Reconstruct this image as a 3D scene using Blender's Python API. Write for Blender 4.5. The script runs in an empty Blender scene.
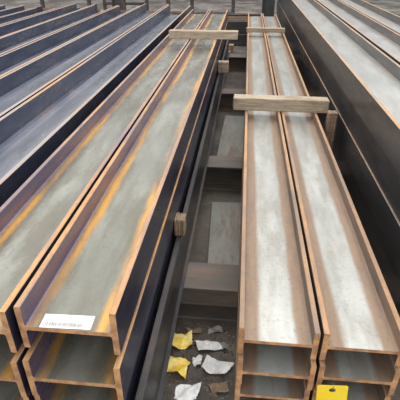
import bpy, bmesh, math, random
from mathutils import Vector, Matrix
random.seed(7)
S=bpy.context.scene
S.view_settings.view_transform='Standard'
CAMH=1.93
C=bpy.context.collection

# ---------- materials ----------
def newmat(name):
    m=bpy.data.materials.new(name); m.use_nodes=True
    nt=m.node_tree; nt.nodes.clear()
    out=nt.nodes.new('ShaderNodeOutputMaterial'); b=nt.nodes.new('ShaderNodeBsdfPrincipled')
    nt.links.new(b.outputs[0],out.inputs[0]); return m,nt,b
def N(nt,t,**k):
    n=nt.nodes.new(t)
    for a,v in k.items(): setattr(n,a,v)
    return n
def math_(nt,op,a,b=None,clamp=False):
    n=N(nt,'ShaderNodeMath',operation=op,use_clamp=clamp)
    for i,v in enumerate((a,b)):
        if v is None: continue
        if isinstance(v,(int,float)): n.inputs[i].default_value=v
        else: nt.links.new(v,n.inputs[i])
    return n.outputs[0]
def mix(nt,f,a,b):
    n=N(nt,'ShaderNodeMix',data_type='RGBA')
    for s,v in ((n.inputs[0],f),(n.inputs[6],a),(n.inputs[7],b)):
        if isinstance(v,tuple): s.default_value=(*v,1)
        elif isinstance(v,(int,float)): s.default_value=v
        else: nt.links.new(v,s)
    return n.outputs[2]
def noise(nt,vec,scale,detail=4,rough=.6,w=None):
    n=N(nt,'ShaderNodeTexNoise',noise_dimensions='4D' if w is not None else '3D')
    nt.links.new(vec,n.inputs['Vector']); n.inputs['Scale'].default_value=scale
    n.inputs['Detail'].default_value=detail; n.inputs['Roughness'].default_value=rough
    if w is not None: nt.links.new(w,n.inputs['W'])
    return n.outputs['Fac']
def sstep(nt,v,lo,hi):
    n=N(nt,'ShaderNodeMapRange',interpolation_type='SMOOTHSTEP')
    nt.links.new(v,n.inputs[0]); n.inputs[1].default_value=lo; n.inputs[2].default_value=hi
    return n.outputs[0]
def coords(nt,sc=(1,1,1)):
    tc=N(nt,'ShaderNodeTexCoord'); mp=N(nt,'ShaderNodeMapping'); mp.inputs['Scale'].default_value=sc
    nt.links.new(tc.outputs['Object'],mp.inputs[0])
    oi=N(nt,'ShaderNodeObjectInfo')
    w=math_(nt,'MULTIPLY',oi.outputs['Random'],40.0)
    return tc.outputs['Object'],mp.outputs[0],w
def bump(nt,b,h,s=.3,d=.002):
    n=N(nt,'ShaderNodeBump'); n.inputs['Strength'].default_value=s; n.inputs['Distance'].default_value=d
    nt.links.new(h,n.inputs['Height']); nt.links.new(n.outputs[0],b.inputs['Normal'])

def steel(name,base,base2,rust,rust2,amount=.5,edge=None,rough=.5,metal=.25,hw=.14,stretch=.22,mott=None,streak=None,wob=(.35,.12),grime=.3):
    m,nt,b=newmat(name)
    o,v,w=coords(nt,(1,stretch,1))
    n1=noise(nt,v,7,5,.6,w); n2=noise(nt,v,26,5,.7,w); n3=noise(nt,v,4,3,.6,w); n4=noise(nt,v,9,8,.68,w); n5=noise(nt,o,60,4,.75,w)
    n6=noise(nt,v,2.2,6,.7,w)
    c=mix(nt,sstep(nt,n1,.35,.68),base,base2)
    if mott: c=mix(nt,math_(nt,'MULTIPLY',sstep(nt,n4,.42,.62),.8),c,mott)
    rc=mix(nt,sstep(nt,n2,.38,.65),rust,rust2)
    mask=math_(nt,'ADD',math_(nt,'MULTIPLY',n1,.5),math_(nt,'MULTIPLY',n2,.5))
    if edge:
        sx=N(nt,'ShaderNodeSeparateXYZ'); nt.links.new(o,sx.inputs[0])
        ax=math_(nt,'DIVIDE',math_(nt,'ABSOLUTE',sx.outputs[0]),hw)
        wb=math_(nt,'ADD',math_(nt,'MULTIPLY',math_(nt,'SUBTRACT',n3,.5),wob[0]),math_(nt,'MULTIPLY',math_(nt,'SUBTRACT',n2,.5),wob[1]))
        aw=math_(nt,'ADD',ax,wb)
        e=sstep(nt,aw,edge[0],edge[1])
        patch=sstep(nt,mask,1-amount,1-amount+.12)
        f=math_(nt,'MAXIMUM',math_(nt,'MULTIPLY',e,.92),math_(nt,'MULTIPLY',patch,.6))
        c=mix(nt,f,c,rc)
        if streak:
            d=math_(nt,'ABSOLUTE',math_(nt,'SUBTRACT',aw,streak[1]))
            s=math_(nt,'SUBTRACT',1.0,sstep(nt,d,0.0,streak[2]))
            s=math_(nt,'MULTIPLY',s,math_(nt,'MULTIPLY',sstep(nt,n1,.34,.60),streak[3]))
            c=mix(nt,s,c,streak[0])
    else:
        f=sstep(nt,mask,.60-amount*.3,.74-amount*.3)
        f=math_(nt,'MULTIPLY',f,sstep(nt,n6,.36,.56))
        c=mix(nt,f,c,rc)
    c=mix(nt,math_(nt,'MULTIPLY',sstep(nt,n5,.52,.68),grime),c,(.09,.075,.065))
    nt.links.new(c,b.inputs['Base Color'])
    b.inputs['Metallic'].default_value=metal
    r=math_(nt,'ADD',math_(nt,'MULTIPLY',f,.25),math_(nt,'ADD',math_(nt,'MULTIPLY',n2,.2),rough-.1),True)
    nt.links.new(r,b.inputs['Roughness'])
    bump(nt,b,n2,.2,.001)
    return m
def plain(name,c1,c2,scale=8,rough=.8,stretch=(1,1,1),bs=.4,bd=.003,metal=0,lo=.35,hi=.65):
    m,nt,b=newmat(name); o,v,w=coords(nt,stretch)
    n1=noise(nt,v,scale,6,.65,w)
    nt.links.new(mix(nt,sstep(nt,n1,lo,hi),c1,c2),b.inputs['Base Color'])
    b.inputs['Roughness'].default_value=rough; b.inputs['Metallic'].default_value=metal
    bump(nt,b,n1,bs,bd); return m

# ---------- H section ----------
def hprofile(W,H,tf,tw,r):
    x0=W/2; xi=x0-tf; zt=H/2; wt=tw/2; c=.002
    r=min(r,(zt-wt-c)*.4)
    top=[(x0,0),(x0,zt-c),(x0-c,zt),(xi+c,zt),(xi,zt-c)]
    n=4; cx,cz=xi-r,wt+r
    for k in range(n+1):
        a=k/n*math.pi/2
        top.append((cx+r*math.cos(a),cz-r*math.sin(a)))
    P=top+[(-x,z) for x,z in reversed(top)]
    P+=[(x,-z) for x,z in reversed(P)][1:-1]
    return P
def beam_mesh(name,W,H,L,mats,tf=.014,tw=.012,r=.008):
    P=hprofile(W,H,tf,tw,r)
    bm=bmesh.new(); n=len(P)
    a=[bm.verts.new((x,0,z)) for x,z in P]; b=[bm.verts.new((x,L,z)) for x,z in P]
    for i in range(n):
        j=(i+1)%n
        f=bm.faces.new((a[i],a[j],b[j],b[i]))
        mx=(P[i][0]+P[j][0])/2; mz=(P[i][1]+P[j][1])/2
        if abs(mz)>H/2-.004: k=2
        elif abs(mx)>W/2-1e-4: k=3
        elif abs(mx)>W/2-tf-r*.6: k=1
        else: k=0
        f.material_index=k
    for ring in (a,b):
        f=bm.faces.new(ring); f.material_index=4
    bmesh.ops.recalc_face_normals(bm,faces=bm.faces)
    me=bpy.data.meshes.new(name); bm.to_mesh(me); bm.free()
    for m in mats: me.materials.append(m)
    return me
def put(me,name,loc,label=None,cat=None,group=None,rot=(0,0,0),parent=None,kind=None):
    o=bpy.data.objects.new(name,me); C.objects.link(o)
    o.location=loc; o.rotation_euler=rot
    if label: o['label']=label
    if cat: o['category']=cat
    if group: o['group']=group
    if kind: o['kind']=kind
    if parent: o.parent=parent
    return o

end_rust=plain('end_rust',(.30,.15,.08),(.60,.33,.15),22,.75,bs=.15,bd=.001)
L_=dict(
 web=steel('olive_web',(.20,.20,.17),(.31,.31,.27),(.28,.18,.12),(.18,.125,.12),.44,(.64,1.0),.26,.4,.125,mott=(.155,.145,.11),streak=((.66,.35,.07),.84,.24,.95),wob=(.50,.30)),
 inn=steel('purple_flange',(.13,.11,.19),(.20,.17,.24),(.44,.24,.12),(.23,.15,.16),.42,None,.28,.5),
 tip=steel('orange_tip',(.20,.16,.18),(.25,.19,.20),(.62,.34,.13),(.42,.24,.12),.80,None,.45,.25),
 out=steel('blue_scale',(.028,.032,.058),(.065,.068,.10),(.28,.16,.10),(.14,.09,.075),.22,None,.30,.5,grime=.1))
R_=dict(
 web=steel('pale_web',(.34,.345,.325),(.45,.45,.425),(.23,.15,.10),(.28,.19,.125),.39,(.44,.64),.34,.35,.13,mott=(.27,.26,.225),wob=(.26,.20),stretch=.25),
 inn=steel('brown_flange',(.15,.118,.10),(.22,.17,.14),(.38,.22,.12),(.26,.175,.12),.5,None,.42,.3),
 tip=steel('brown_tip',(.19,.145,.12),(.26,.195,.15),(.54,.30,.14),(.38,.23,.13),.8,None,.5,.2),
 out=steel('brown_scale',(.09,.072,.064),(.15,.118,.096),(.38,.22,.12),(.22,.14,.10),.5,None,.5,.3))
B_=dict(
 web=steel('blue_grey_web',(.21,.225,.265),(.31,.32,.35),(.28,.19,.14),(.20,.16,.15),.38,(.84,1.12),.24,.45,.21,mott=(.20,.21,.235),grime=.12),
 inn=steel('navy_flange',(.07,.082,.125),(.13,.142,.19),(.28,.18,.12),(.17,.13,.12),.25,None,.22,.5,grime=.1),
 tip=steel('grey_tip',(.38,.33,.31),(.29,.26,.26),(.54,.32,.16),(.40,.25,.15),.6,None,.35,.3),
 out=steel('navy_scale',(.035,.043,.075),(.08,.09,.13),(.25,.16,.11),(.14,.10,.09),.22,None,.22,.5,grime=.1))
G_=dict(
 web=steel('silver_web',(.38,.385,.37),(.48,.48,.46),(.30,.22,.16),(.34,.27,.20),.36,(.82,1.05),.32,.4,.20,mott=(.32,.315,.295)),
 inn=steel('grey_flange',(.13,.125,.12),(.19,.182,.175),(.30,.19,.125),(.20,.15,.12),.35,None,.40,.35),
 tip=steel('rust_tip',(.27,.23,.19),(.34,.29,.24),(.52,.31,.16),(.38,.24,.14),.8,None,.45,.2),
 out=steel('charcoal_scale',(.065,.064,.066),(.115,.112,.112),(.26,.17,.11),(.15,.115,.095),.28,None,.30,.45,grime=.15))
def ml(d): return [d['web'],d['inn'],d['tip'],d['out'],end_rust]
BN='steel_girder'
# ---------- helpers ----------
def box_bm(bm,sx,sy,sz,off=(0,0,0),bev=.004,mi=0):
    r=bmesh.ops.create_cube(bm,size=1); vs=r['verts']
    for v in vs: v.co=Vector((v.co.x*sx+off[0],v.co.y*sy+off[1],v.co.z*sz+off[2]))
    es=list({e for v in vs for e in v.link_edges}); fs=list({f for v in vs for f in v.link_faces})
    for f in fs: f.material_index=mi
    if bev: bmesh.ops.bevel(bm,geom=es,offset=bev,segments=2,affect='EDGES')
def mesh_from(bm,name,mats):
    bmesh.ops.recalc_face_normals(bm,faces=bm.faces)
    me=bpy.data.meshes.new(name); bm.to_mesh(me); bm.free()
    for m in mats: me.materials.append(m)
    return me
def woodmat(name,a,b_,crack):
    m,nt,b=newmat(name); o,v,w=coords(nt,(1,14,14))
    n1=noise(nt,v,5,8,.7,w); n2=noise(nt,o,9,5,.7,w)
    c=mix(nt,sstep(nt,n1,.35,.65),a,b_)
    c=mix(nt,math_(nt,'MULTIPLY',sstep(nt,n1,.60,.68),.8),c,crack)
    c=mix(nt,math_(nt,'MULTIPLY',sstep(nt,n2,.5,.65),.4),c,crack)
    nt.links.new(c,b.inputs['Base Color']); b.inputs['Roughness'].default_value=.9; bump(nt,b,n1,.8,.004); return m
wood=woodmat('weathered_wood',(.27,.205,.145),(.48,.395,.29),(.15,.105,.07))
wood2=woodmat('dark_wood',(.20,.14,.095),(.34,.24,.16),(.09,.06,.04))

def stack(style,W,pitch,lay,L,x_right,h_top,rows,cols,y0,gap,label_top,label_low,group,rowdx,rowdy,jit,dirn,tf,tw,coldy,sy):
    """rows of H sections separated by thin packing strips (lay = strip thickness)"""
    H=pitch-lay-.0008
    me=beam_mesh(group,W,H,L,ml(style),tf=tf,tw=tw)
    res=[]
    tot=cols*W+(cols-1)*gap
    for r in range(rows):
        for c in range(cols):
            cx=x_right+dirn*(W/2+c*(W+gap))
            dy=rowdy[r]+coldy[c]
            res.append(put(me,BN,(cx+rowdx[r],y0+dy+(random.uniform(-jit,jit) if (r or c) else 0),CAMH-h_top-H/2-r*pitch),
                  label_top if r==0 else label_low,'steel beam',group))
        if r:
            zt=CAMH-h_top-r*pitch
            for y in sy:
                bm=bmesh.new(); box_bm(bm,tot-.02,.07,lay-.0004,bev=.001)
                put(mesh_from(bm,'strip',[wood2]),'packing_strip',(x_right+dirn*tot/2,y,zt+(lay)/2+.0002),'thin wooden packing strip between layers of steel beams','packing strip','packing strips between beam layers')
    return res,H
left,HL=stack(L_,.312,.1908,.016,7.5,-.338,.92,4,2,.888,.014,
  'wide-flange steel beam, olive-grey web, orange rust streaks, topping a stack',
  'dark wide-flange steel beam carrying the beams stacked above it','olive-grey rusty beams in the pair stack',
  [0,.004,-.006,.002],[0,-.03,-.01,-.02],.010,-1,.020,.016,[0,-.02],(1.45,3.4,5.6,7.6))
right,HR=stack(R_,.301,.154,.012,9.3,.030,1.221,3,2,1.160,.013,
  'rusty brown wide-flange steel beam with pale grey web under timber battens',
  'rusty brown wide-flange steel beam lower in a tight stack','pale-webbed rusty beams in the low stack',
  [0,.003,.0],[0,-.014,-.004],.008,1,.021,.015,[0,0],(1.75,3.8,6.2,9.0))
x=-1.11
WL=[.46,.50,.43,.50,.46]
for k,w_ in enumerate(WL):
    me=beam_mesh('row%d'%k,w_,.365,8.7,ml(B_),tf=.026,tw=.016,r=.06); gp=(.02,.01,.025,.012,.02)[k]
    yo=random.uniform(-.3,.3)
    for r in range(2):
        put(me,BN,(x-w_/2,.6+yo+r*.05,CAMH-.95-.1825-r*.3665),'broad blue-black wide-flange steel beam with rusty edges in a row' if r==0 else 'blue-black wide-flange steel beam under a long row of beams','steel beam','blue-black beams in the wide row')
    x-=w_+gp
XB=x
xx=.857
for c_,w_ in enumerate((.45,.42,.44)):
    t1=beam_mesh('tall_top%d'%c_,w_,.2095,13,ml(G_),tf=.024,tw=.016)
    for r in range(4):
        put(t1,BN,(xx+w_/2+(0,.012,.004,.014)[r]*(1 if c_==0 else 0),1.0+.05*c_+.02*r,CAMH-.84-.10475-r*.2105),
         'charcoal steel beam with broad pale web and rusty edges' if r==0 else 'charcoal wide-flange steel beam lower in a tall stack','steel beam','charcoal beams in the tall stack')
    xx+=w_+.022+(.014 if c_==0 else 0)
raild=steel('rail_steel',(.035,.033,.036),(.07,.066,.068),(.22,.14,.09),(.13,.09,.07),.35,None,.4,.4)
bm=bmesh.new(); RL=7.5
box_bm(bm,.012,RL,.30,off=(0,RL/2,.16),bev=.002); box_bm(bm,.026,RL,.020,off=(0,RL/2,.322),bev=.005); box_bm(bm,.050,RL,.014,off=(0,RL/2,.0075),bev=.003)
put(mesh_from(bm,'rail',[raild]),'steel_rail',(-.308,.88,CAMH-1.683),'thin dark steel rail lying lengthwise in the gap between stacks','steel rail')

# ---------- cross supports ----------
dark=steel('dark_support',(.105,.092,.08),(.175,.155,.135),(.28,.18,.115),(.18,.13,.10),.55,None,.6,.15,grime=.5)
sup=beam_mesh('support',.246,.24,5.9,[dark]*5,tf=.018,tw=.012)
for y in (1.99,3.60,5.9,8.2):
    o=put(sup,'steel_bearer',(XB+.06,y,CAMH-1.683-.123),'dark grimy steel cross member on the floor carrying the stacks','steel support','cross supports under the stacks')
    o.rotation_euler=(Matrix.Rotation(-math.pi/2,3,'Z')@Matrix.Rotation(math.pi/2,3,'Y')).to_euler()

# ---------- timber ----------
def timber(l,w,h,loc,label,mat=wood,rz=0,group=None,j=.0012):
    bm=bmesh.new(); box_bm(bm,l,w,h,bev=0)
    bmesh.ops.subdivide_edges(bm,edges=[e for e in bm.edges if abs((e.verts[0].co-e.verts[1].co).x)>l*.5],cuts=12)
    for v in bm.verts:
        v.co.y+=random.uniform(-j,j)
        if v.co.z>0: v.co.z+=random.uniform(-j,j)
        if abs(v.co.x)>l*.49: v.co.x+=random.uniform(-.006,.006) if l>.3 else 0
    bmesh.ops.bevel(bm,geom=[e for e in bm.edges if len(e.link_faces)==2 and e.calc_face_angle(0)>.8],offset=.004,segments=1,affect='EDGES')
    return put(mesh_from(bm,'timber',[mat]),'timber_batten',(loc[0],loc[1],loc[2]+h/2+.001),label,'timber',group,rot=(0,0,rz))
zl=CAMH-.92; zr=CAMH-1.221
timber(.82,.11,.09,(-.50,5.42,zl),'pale wooden batten laid across the paired beams',rz=.02)
timber(.82,.12,.11,(.330,3.74,zr),'weathered wooden batten laid across two pale beams',rz=-.01)
timber(.66,.10,.07,(.335,7.9,zr),'wooden batten laid across the pale beams',rz=.01)
zrail=CAMH-1.683+.3325
timber(.056,.08,.10,(-.305,1.95,zrail),'short wooden packing block standing on a steel rail',wood2)
timber(.13,.12,.13,(-.264,5.6,zrail),'short wooden packing block standing on a steel rail',wood)
timber(.075,.09,.52,(.752,3.55,CAMH-1.683),'rusty brown wooden post standing between two stacks',wood2)

# ---------- barcode label on beam ----------
paper=plain('label_paper',(.82,.82,.80),(.88,.88,.86),5,.6,bs=.02)
ink=plain('label_ink',(.05,.05,.05),(.08,.08,.08),5,.7,bs=.02)
ink2=plain('label_print',(.45,.45,.45),(.5,.5,.5),5,.7,bs=.02)
bm=bmesh.new()
LW,LD=.160,.056
g=bmesh.ops.create_grid(bm,x_segments=10,y_segments=4,size=.5)
for v in g['verts']: v.co=Vector((v.co.x*LW,v.co.y*LD,0))
def bar(x,y,w,d,mi=1):
    vs=[bm.verts.new((x+a*w/2,y+b*d/2,.0006)) for a,b in((-1,-1),(1,-1),(1,1),(-1,1))]
    f=bm.faces.new(vs); f.material_index=mi
rb=random.Random(2)
x=-.066
while x<.050:
    w=rb.choice((.0006,.0009,.0013)); bar(x,-.013,w,.016); x+=w+rb.choice((.0009,.0012,.0016))
for yy in (.021,.014,.006):
    x=-.068
    while x<.060:
        w=rb.uniform(.002,.006); bar(x,yy,w,.0013,2); x+=w+.003
lm=bpy.data.meshes.new('label'); bm.to_mesh(lm); bm.free()
for m_ in (paper,ink,ink2): lm.materials.append(m_)
b0=left[0]
put(lm,'barcode_label',(-.012,.031,.0090),'white printed paper label with a barcode',rot=(0,0,.035),parent=b0)

# ---------- yellow tag ----------
yel=plain('yellow_tag_plastic',(1.0,.70,.02),(1.0,.76,.05),6,.4,bs=.05)
bm=bmesh.new()
outer=[(-.058,-.12),(.058,-.12),(.058,.006),(.052,.012),(-.052,.012),(-.058,.006)]
nh=14; hole=[(.013*math.cos(2*math.pi*k/nh),-.016+.012*math.sin(2*math.pi*k/nh)) for k in range(nh)]
ov=[bm.verts.new((x,0,z)) for x,z in outer]; hv=[bm.verts.new((x,0,z)) for x,z in hole]
es=[bm.edges.new((ov[i],ov[(i+1)%6])) for i in range(6)]+[bm.edges.new((hv[i],hv[(i+1)%nh])) for i in range(nh)]
bmesh.ops.triangle_fill(bm,use_beauty=True,use_dissolve=False,edges=es)
r=bmesh.ops.extrude_face_region(bm,geom=list(bm.faces))
for v in [e for e in r['geom'] if isinstance(e,bmesh.types.BMVert)]: v.co.y+=.0015
tag=put(mesh_from(bm,'tag',[yel]),'hanging_tag',(.400,1.110,CAMH-1.452),'bright yellow plastic tag hanging on the beam ends','tag',rot=(0,-.08,.0))
wp=[(0,.004,-.014),(0,-.006,.0),(.004,.006,.014),(.002,.018,.012),(.0,.02,-.005)]
bm=bmesh.new(); prev=None
for p in wp:
    ring=[bm.verts.new((p[0]+.0014*math.cos(a*math.pi/3),p[1]+.001*math.sin(a*math.pi/3),p[2]+.0012*math.sin(a*math.pi/3))) for a in range(6)]
    if prev:
        for i in range(6): bm.faces.new((prev[i],prev[(i+1)%6],ring[(i+1)%6],ring[i]))
    prev=ring
put(mesh_from(bm,'wire',[dark]),'tag_wire',(0,0,0),parent=tag)

# ---------- litter: thin folded, torn sheets ----------
placed=[]
def sheet(name,sx,sy,hh,mat,loc,label,rz=0,seed=0,cat='litter'):
    rnd=random.Random(seed); bm=bmesh.new()
    n=14
    ks=[(rnd.uniform(-8,8),rnd.uniform(-8,8),rnd.uniform(0,6)) for _ in range(3)]
    def tri(t): t=(t/math.pi)%2; return t if t<1 else 2-t
    shear=rnd.uniform(-.25,.25); tap=rnd.uniform(-.3,.3)
    vs={}
    for i in range(n):
        for j in range(n):
            x=i/(n-1)-.5; y=j/(n-1)-.5
            m=max(abs(x),abs(y))*2
            h=sum(tri(p*x+q*y+c) for p,q,c in ks)/3
            xx_=(x*(1+tap*y)+shear*y)*sx; yy_=y*(1-tap*x*.8)*sy
            e=.02 if m>.99 else .006
            vs[i,j]=bm.verts.new((xx_+rnd.uniform(-1,1)*e*sx,yy_+rnd.uniform(-1,1)*e*sy,hh*(h*1.6+rnd.uniform(0,.06))))
    cut=rnd.choice(((0,0),(n-1,0),(0,n-1),(n-1,n-1))); cr=rnd.uniform(.2,.42)*n
    def keep(i,j): return abs(i-cut[0])+abs(j-cut[1])>cr
    for i in range(n-1):
        for j in range(n-1):
            if not keep(i+.5,j+.5): continue
            if (i+j)%2: bm.faces.new((vs[i,j],vs[i+1,j],vs[i+1,j+1])); bm.faces.new((vs[i,j],vs[i+1,j+1],vs[i,j+1]))
            else: bm.faces.new((vs[i,j],vs[i+1,j],vs[i,j+1])); bm.faces.new((vs[i+1,j],vs[i+1,j+1],vs[i,j+1]))
    bmesh.ops.delete(bm,geom=[v for v in bm.verts if not v.link_faces],context='VERTS')
    zmin=min(v.co.z for v in bm.verts)
    for v in bm.verts: v.co.z-=zmin-.001
    placed.append((loc[0],loc[1],max(sx,sy)*.5))
    me=mesh_from(bm,name,[mat])
    return put(me,name,(loc[0],loc[1],.0),label,cat,'litter on the floor between stacks',rot=(0,0,rz))
def pix(u,v,h):
    t=h/(.8645*(v+50)); return (t*(.995*(u-200)+.0503*v-47.2), t*(.1*(u-200)+.5*(200-v)+370))
py=plain('yellow_film',(.90,.60,.04),(1.0,.86,.35),22,.35,bs=.1)
pw=plain('white_film',(.58,.57,.55),(.90,.89,.87),22,.5,bs=.1)
pg=plain('grey_card',(.22,.20,.175),(.34,.31,.28),10,.7,bs=.1)
pb=plain('brown_card',(.20,.13,.08),(.31,.215,.145),10,.8,bs=.1)
grit=plain('dark_grit',(.045,.036,.03),(.10,.083,.07),20,.9,bs=.1)
Y1='torn crumpled yellow plastic wrapper on the dirty floor'; W1='torn crumpled white paper scrap on the dirty floor'
B1='torn brown cardboard scrap on the dirty floor'; G1='flat grey cardboard scrap on the dirty floor'
items=[(181,343,.13,.10,.05,py,'crumpled_wrapper',Y1,.3),(176,368,.14,.10,.05,py,'crumpled_wrapper',Y1,-.3),
 (207,347,.12,.08,.04,pw,'paper_scrap',W1,.3),(216,369,.14,.09,.045,pw,'paper_scrap',W1,-.2),
 (197,363,.05,.06,.03,pw,'paper_scrap',W1,.2),(224,348,.05,.05,.03,pg,'cardboard_scrap',G1,-.2),
 (194,332,.08,.04,.02,pb,'cardboard_scrap',B1,.1),(187,396,.12,.08,.04,pw,'paper_scrap',W1,.2),(219,390,.09,.06,.025,pb,'cardboard_scrap',B1,.3),
 (215,331,.08,.04,.02,pg,'cardboard_scrap',G1,.3)]
for k,(u,v,sx,sy,hh,mt,nm,lb,rz) in enumerate(items):
    x,y=pix(u,v,CAMH); sheet(nm,sx,sy,hh,mt,(x,y),lb,rz,k+51)
bm=bmesh.new(); rnd=random.Random(5); cnt=0
while cnt<550:
    x=rnd.uniform(-.32,.02); y=rnd.uniform(1.2,1.84)
    if any((x-a)**2+(y-b)**2<c*c*.6 for a,b,c in placed): cnt+=.2; continue
    cnt+=1
    s=rnd.uniform(.002,.006)
    r=bmesh.ops.create_cube(bm,size=1); mtx=Matrix.Rotation(rnd.uniform(0,6),3,'Z')
    for v in r['verts']:
        p=mtx@Vector((v.co.x*s*rnd.uniform(.8,2.4),v.co.y*s,v.co.z*s*.5)); v.co=p+Vector((x,y,.002+s*.25))
    mi=rnd.choice((0,0,0,0,1,2))
    for f in {f for v in r['verts'] for f in v.link_faces}: f.material_index=mi
put(mesh_from(bm,'debris',[grit,pb,pg,pw]),'floor_debris',(0,0,0),'fine grit and chips scattered on the dirty floor','debris',kind='stuff')
plate=steel('green_plate',(.21,.215,.19),(.30,.30,.27),(.28,.21,.15),(.22,.175,.135),.5,None,.5,.15)
for y,l,w_,rz in ((2.76,.95,.36,.04),(4.75,1.5,.42,-.02)):
    bm=bmesh.new(); box_bm(bm,w_,l,.03,bev=.003)
    put(mesh_from(bm,'plate',[plate]),'steel_plate',(-.02,y,.018),'grey-green flat steel plate lying on the floor between stacks','steel plate','flat plates on the floor',rot=(0,0,rz))

# ---------- floor & far setting ----------
m,nt,b=newmat('dirty_concrete'); o,v,w=coords(nt)
n1=noise(nt,o,1.3,6,.6); n2=noise(nt,o,14,8,.7); n3=noise(nt,o,90,3,.7)
c=mix(nt,sstep(nt,n1,.4,.62),(.07,.057,.046),(.135,.113,.095))
c=mix(nt,math_(nt,'MULTIPLY',sstep(nt,n2,.5,.7),.45),c,(.22,.195,.17))
c=mix(nt,math_(nt,'MULTIPLY',sstep(nt,n3,.55,.7),.5),c,(.035,.029,.025))
sx=N(nt,'ShaderNodeSeparateXYZ'); nt.links.new(o,sx.inputs[0])
wide=noise(nt,o,.5,4,.6)
far=sstep(nt,math_(nt,'ADD',sx.outputs[1],math_(nt,'MULTIPLY',wide,3.0)),-5.5,-3.0)
pale=mix(nt,sstep(nt,noise(nt,o,.9,5,.7),.42,.60),(.06,.048,.042),(.16,.15,.14))
c=mix(nt,far,c,pale)
nt.links.new(c,b.inputs['Base Color']); b.inputs['Roughness'].default_value=.85; bump(nt,b,n2,.5,.01)
bm=bmesh.new(); bmesh.ops.create_grid(bm,x_segments=2,y_segments=2,size=30)
put(mesh_from(bm,'floor',[m]),'floor',(0,15,0),kind='structure')
wallm=plain('sheet_wall',(.08,.08,.085),(.13,.13,.135),2,.7)
bm=bmesh.new()
for i in range(100): 
    box_bm(bm,.28,.06,7,off=(-14+i*.3,0,3.5),bev=0)
put(mesh_from(bm,'wall',[wallm]),'wall_far',(0,24,0),kind='structure')

def sleeper(x,y,l,h,lab,grp,w=.16):
    bm=bmesh.new(); box_bm(bm,l,w,h,bev=.006)
    put(mesh_from(bm,'sleeper',[wood2]),'timber_sleeper',(x,y,h/2+.0005),lab,'timber',grp)
me=beam_mesh('grey_row',.46,.30,8.6,[B_['web'],B_['inn'],B_['tip'],B_['out'],end_rust],tf=.026)
for c_ in range(8):
    for r in range(2 if c_<6 else 1):
        put(me,BN,(XB-.40-c_*.485,1.6+random.uniform(-.25,.25),.22+.15+r*.302),'long grey steel beam in a distant low row','steel beam','distant low grey row')
for y in (2.8,5.4,9.0): sleeper(XB-.40-1.70,y,4.0,.218,'dark timber sleeper under the distant row','sleepers under the distant row')
rackm=steel('rack_steel',(.05,.047,.045),(.085,.078,.072),(.24,.14,.09),(.16,.10,.07),.4,None,.6,.2)
def rack(x,y,w,h,lab):
    bm=bmesh.new()
    for sx in (-1,1):
        box_bm(bm,.10,.10,h,off=(sx*(w/2-.05),0,h/2+.001),bev=.004)
        box_bm(bm,.22,.5,.03,off=(sx*(w/2-.05),0,.016),bev=.003)
    for z in (.32,.75,1.15):
        if z<h: box_bm(bm,w-.2,.09,.09,off=(0,0,z),bev=.004)
    put(mesh_from(bm,'rack',[rackm]),'steel_rack',(x,y,0),lab,'rack','steel racks beyond the long beams')
for x,y,w_,h_ in ((-2.9,13.3,1.4,1.1),(-1.0,13.6,1.3,1.2),(-5.6,14.1,1.6,1.0),(-4.2,16.0,1.6,1.5)):
    rack(x,y,w_,h_,'dark steel storage rack frame standing on the floor')
shorts=[beam_mesh('short%d'%i,.26,.26,L,[s['web'],s['inn'],s['tip'],s['out'],end_rust]) for i,(L,s) in enumerate(((2.0,dict(R_,web=R_['inn'])),(1.5,dict(G_,web=G_['inn'])),(1.8,dict(B_,web=B_['inn']))))]
rnd=random.Random(12)
for gx,gy,nn in ((-2.55,10.3,8),(-.25,10.6,7),(-4.9,11.2,7),(-7.2,11.2,3)):
    for i in range(nn):
        me=shorts[rnd.randrange(3)]; xo=rnd.uniform(-.15,.0)
        put(me,BN,(gx-1.1+xo,gy+i*.30,.131),'short rusty steel offcut beam lying on the floor','steel beam','short offcuts on the floor',rot=(0,0,-math.pi/2))
        if i%2==0 and i<nn-1: put(me,BN,(gx-1.1+xo,gy+.10+i*.30,.393),'short rusty steel offcut beam lying on a pile','steel beam','short offcuts on the floor',rot=(0,0,-math.pi/2))
for i,(x,y,rz) in enumerate(((-.75,9.0,.05),(-.78,9.35,-.06),(-.70,9.75,.03),(-.3,14.6,.05),(-.2,15.2,.0),(-2.6,9.75,.08),(-4.3,10.82,.03))):
    timber(.9,.18,.16,(x,y,.0),'brown timber baulk lying on the floor',wood2,rz=rz,group='brown baulks on the floor')
bm=bmesh.new()
prof=[(0,0),(.26,0),(.28,.02),(.28,.26),(.295,.28),(.28,.30),(.28,.56),(.295,.58),(.28,.60),(.28,.82),(.29,.85),(.26,.85),(.26,.83),(0,.83)]
ns=28; rings=[]
for r_,z_ in prof:
    rings.append([bm.verts.new((r_*math.cos(2*math.pi*k/ns),r_*math.sin(2*math.pi*k/ns),z_)) for k in range(ns)] if r_ else [bm.verts.new((0,0,z_))])
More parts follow.
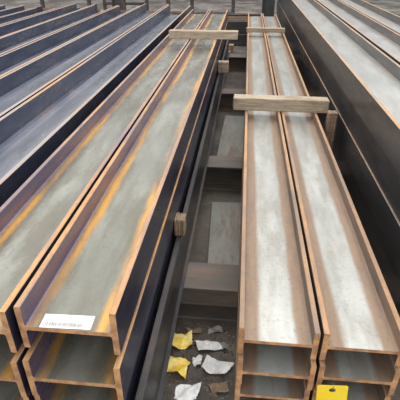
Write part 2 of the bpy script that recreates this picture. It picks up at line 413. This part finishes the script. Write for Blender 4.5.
for A,B in zip(rings,rings[1:]):
    for k in range(ns):
        q=[A[k%len(A)],A[(k+1)%ns] if len(A)>1 else None,B[(k+1)%ns] if len(B)>1 else None,B[k%len(B)]]
        bm.faces.new([t for t in q if t])
dr=plain('yellow_drum_paint',(.60,.42,.04),(.75,.55,.07),6,.5,bs=.1)
put(mesh_from(bm,'drum',[dr]),'steel_drum',(-7.35,12.6,.001),'small yellow ribbed steel drum standing among the clutter','drum')
colm=plain('column_paint',(.06,.062,.066),(.10,.10,.10),4,.6)
me=beam_mesh('column',.35,.35,7.0,[colm]*5,tf=.02,tw=.014)
for x,y in ((-4.0,14.4),(.60,13.6),(-8.6,13.8)):
    put(me,'steel_column',(x,y,0),'grey painted steel building column rising from the floor','column','building columns',rot=(math.pi/2,0,0))

# ---------- light ----------
wd=bpy.data.worlds.new('World'); S.world=wd; wd.use_nodes=True
nt=wd.node_tree; bg=nt.nodes['Background']
tc=N(nt,'ShaderNodeTexCoord'); sp=N(nt,'ShaderNodeSeparateXYZ'); nt.links.new(tc.outputs['Generated'],sp.inputs[0])
cr=N(nt,'ShaderNodeValToRGB'); nt.links.new(sp.outputs[2],cr.inputs[0])
cr.color_ramp.elements[0].position=.0; cr.color_ramp.elements[0].color=(.75,.77,.80,1)
cr.color_ramp.elements[1].position=.45; cr.color_ramp.elements[1].color=(1,1,.99,1)
nt.links.new(cr.outputs[0],bg.inputs[0]); bg.inputs[1].default_value=1.7
sl=bpy.data.lights.new('sun','SUN'); sl.energy=1.6; sl.angle=.8; sl.color=(1,.98,.95)
so=bpy.data.objects.new('sun',sl); C.objects.link(so); so.rotation_euler=(math.radians(-20),math.radians(4),0)

# ---------- camera ----------
Xw=Vector((247400,-12500,21500)).normalized(); Yw=Vector((50,250,-430)).normalized(); Zw=Vector((0,430,250)).normalized()
R=Matrix((Xw,Yw,Zw)).to_4x4()
cam=bpy.data.cameras.new('camera'); cam.sensor_width=36; cam.lens=36*430/400; cam.clip_start=.05
co=bpy.data.objects.new('camera',cam); C.objects.link(co)
co.matrix_world=Matrix.Translation((0,0,CAMH))@R
S.camera=co
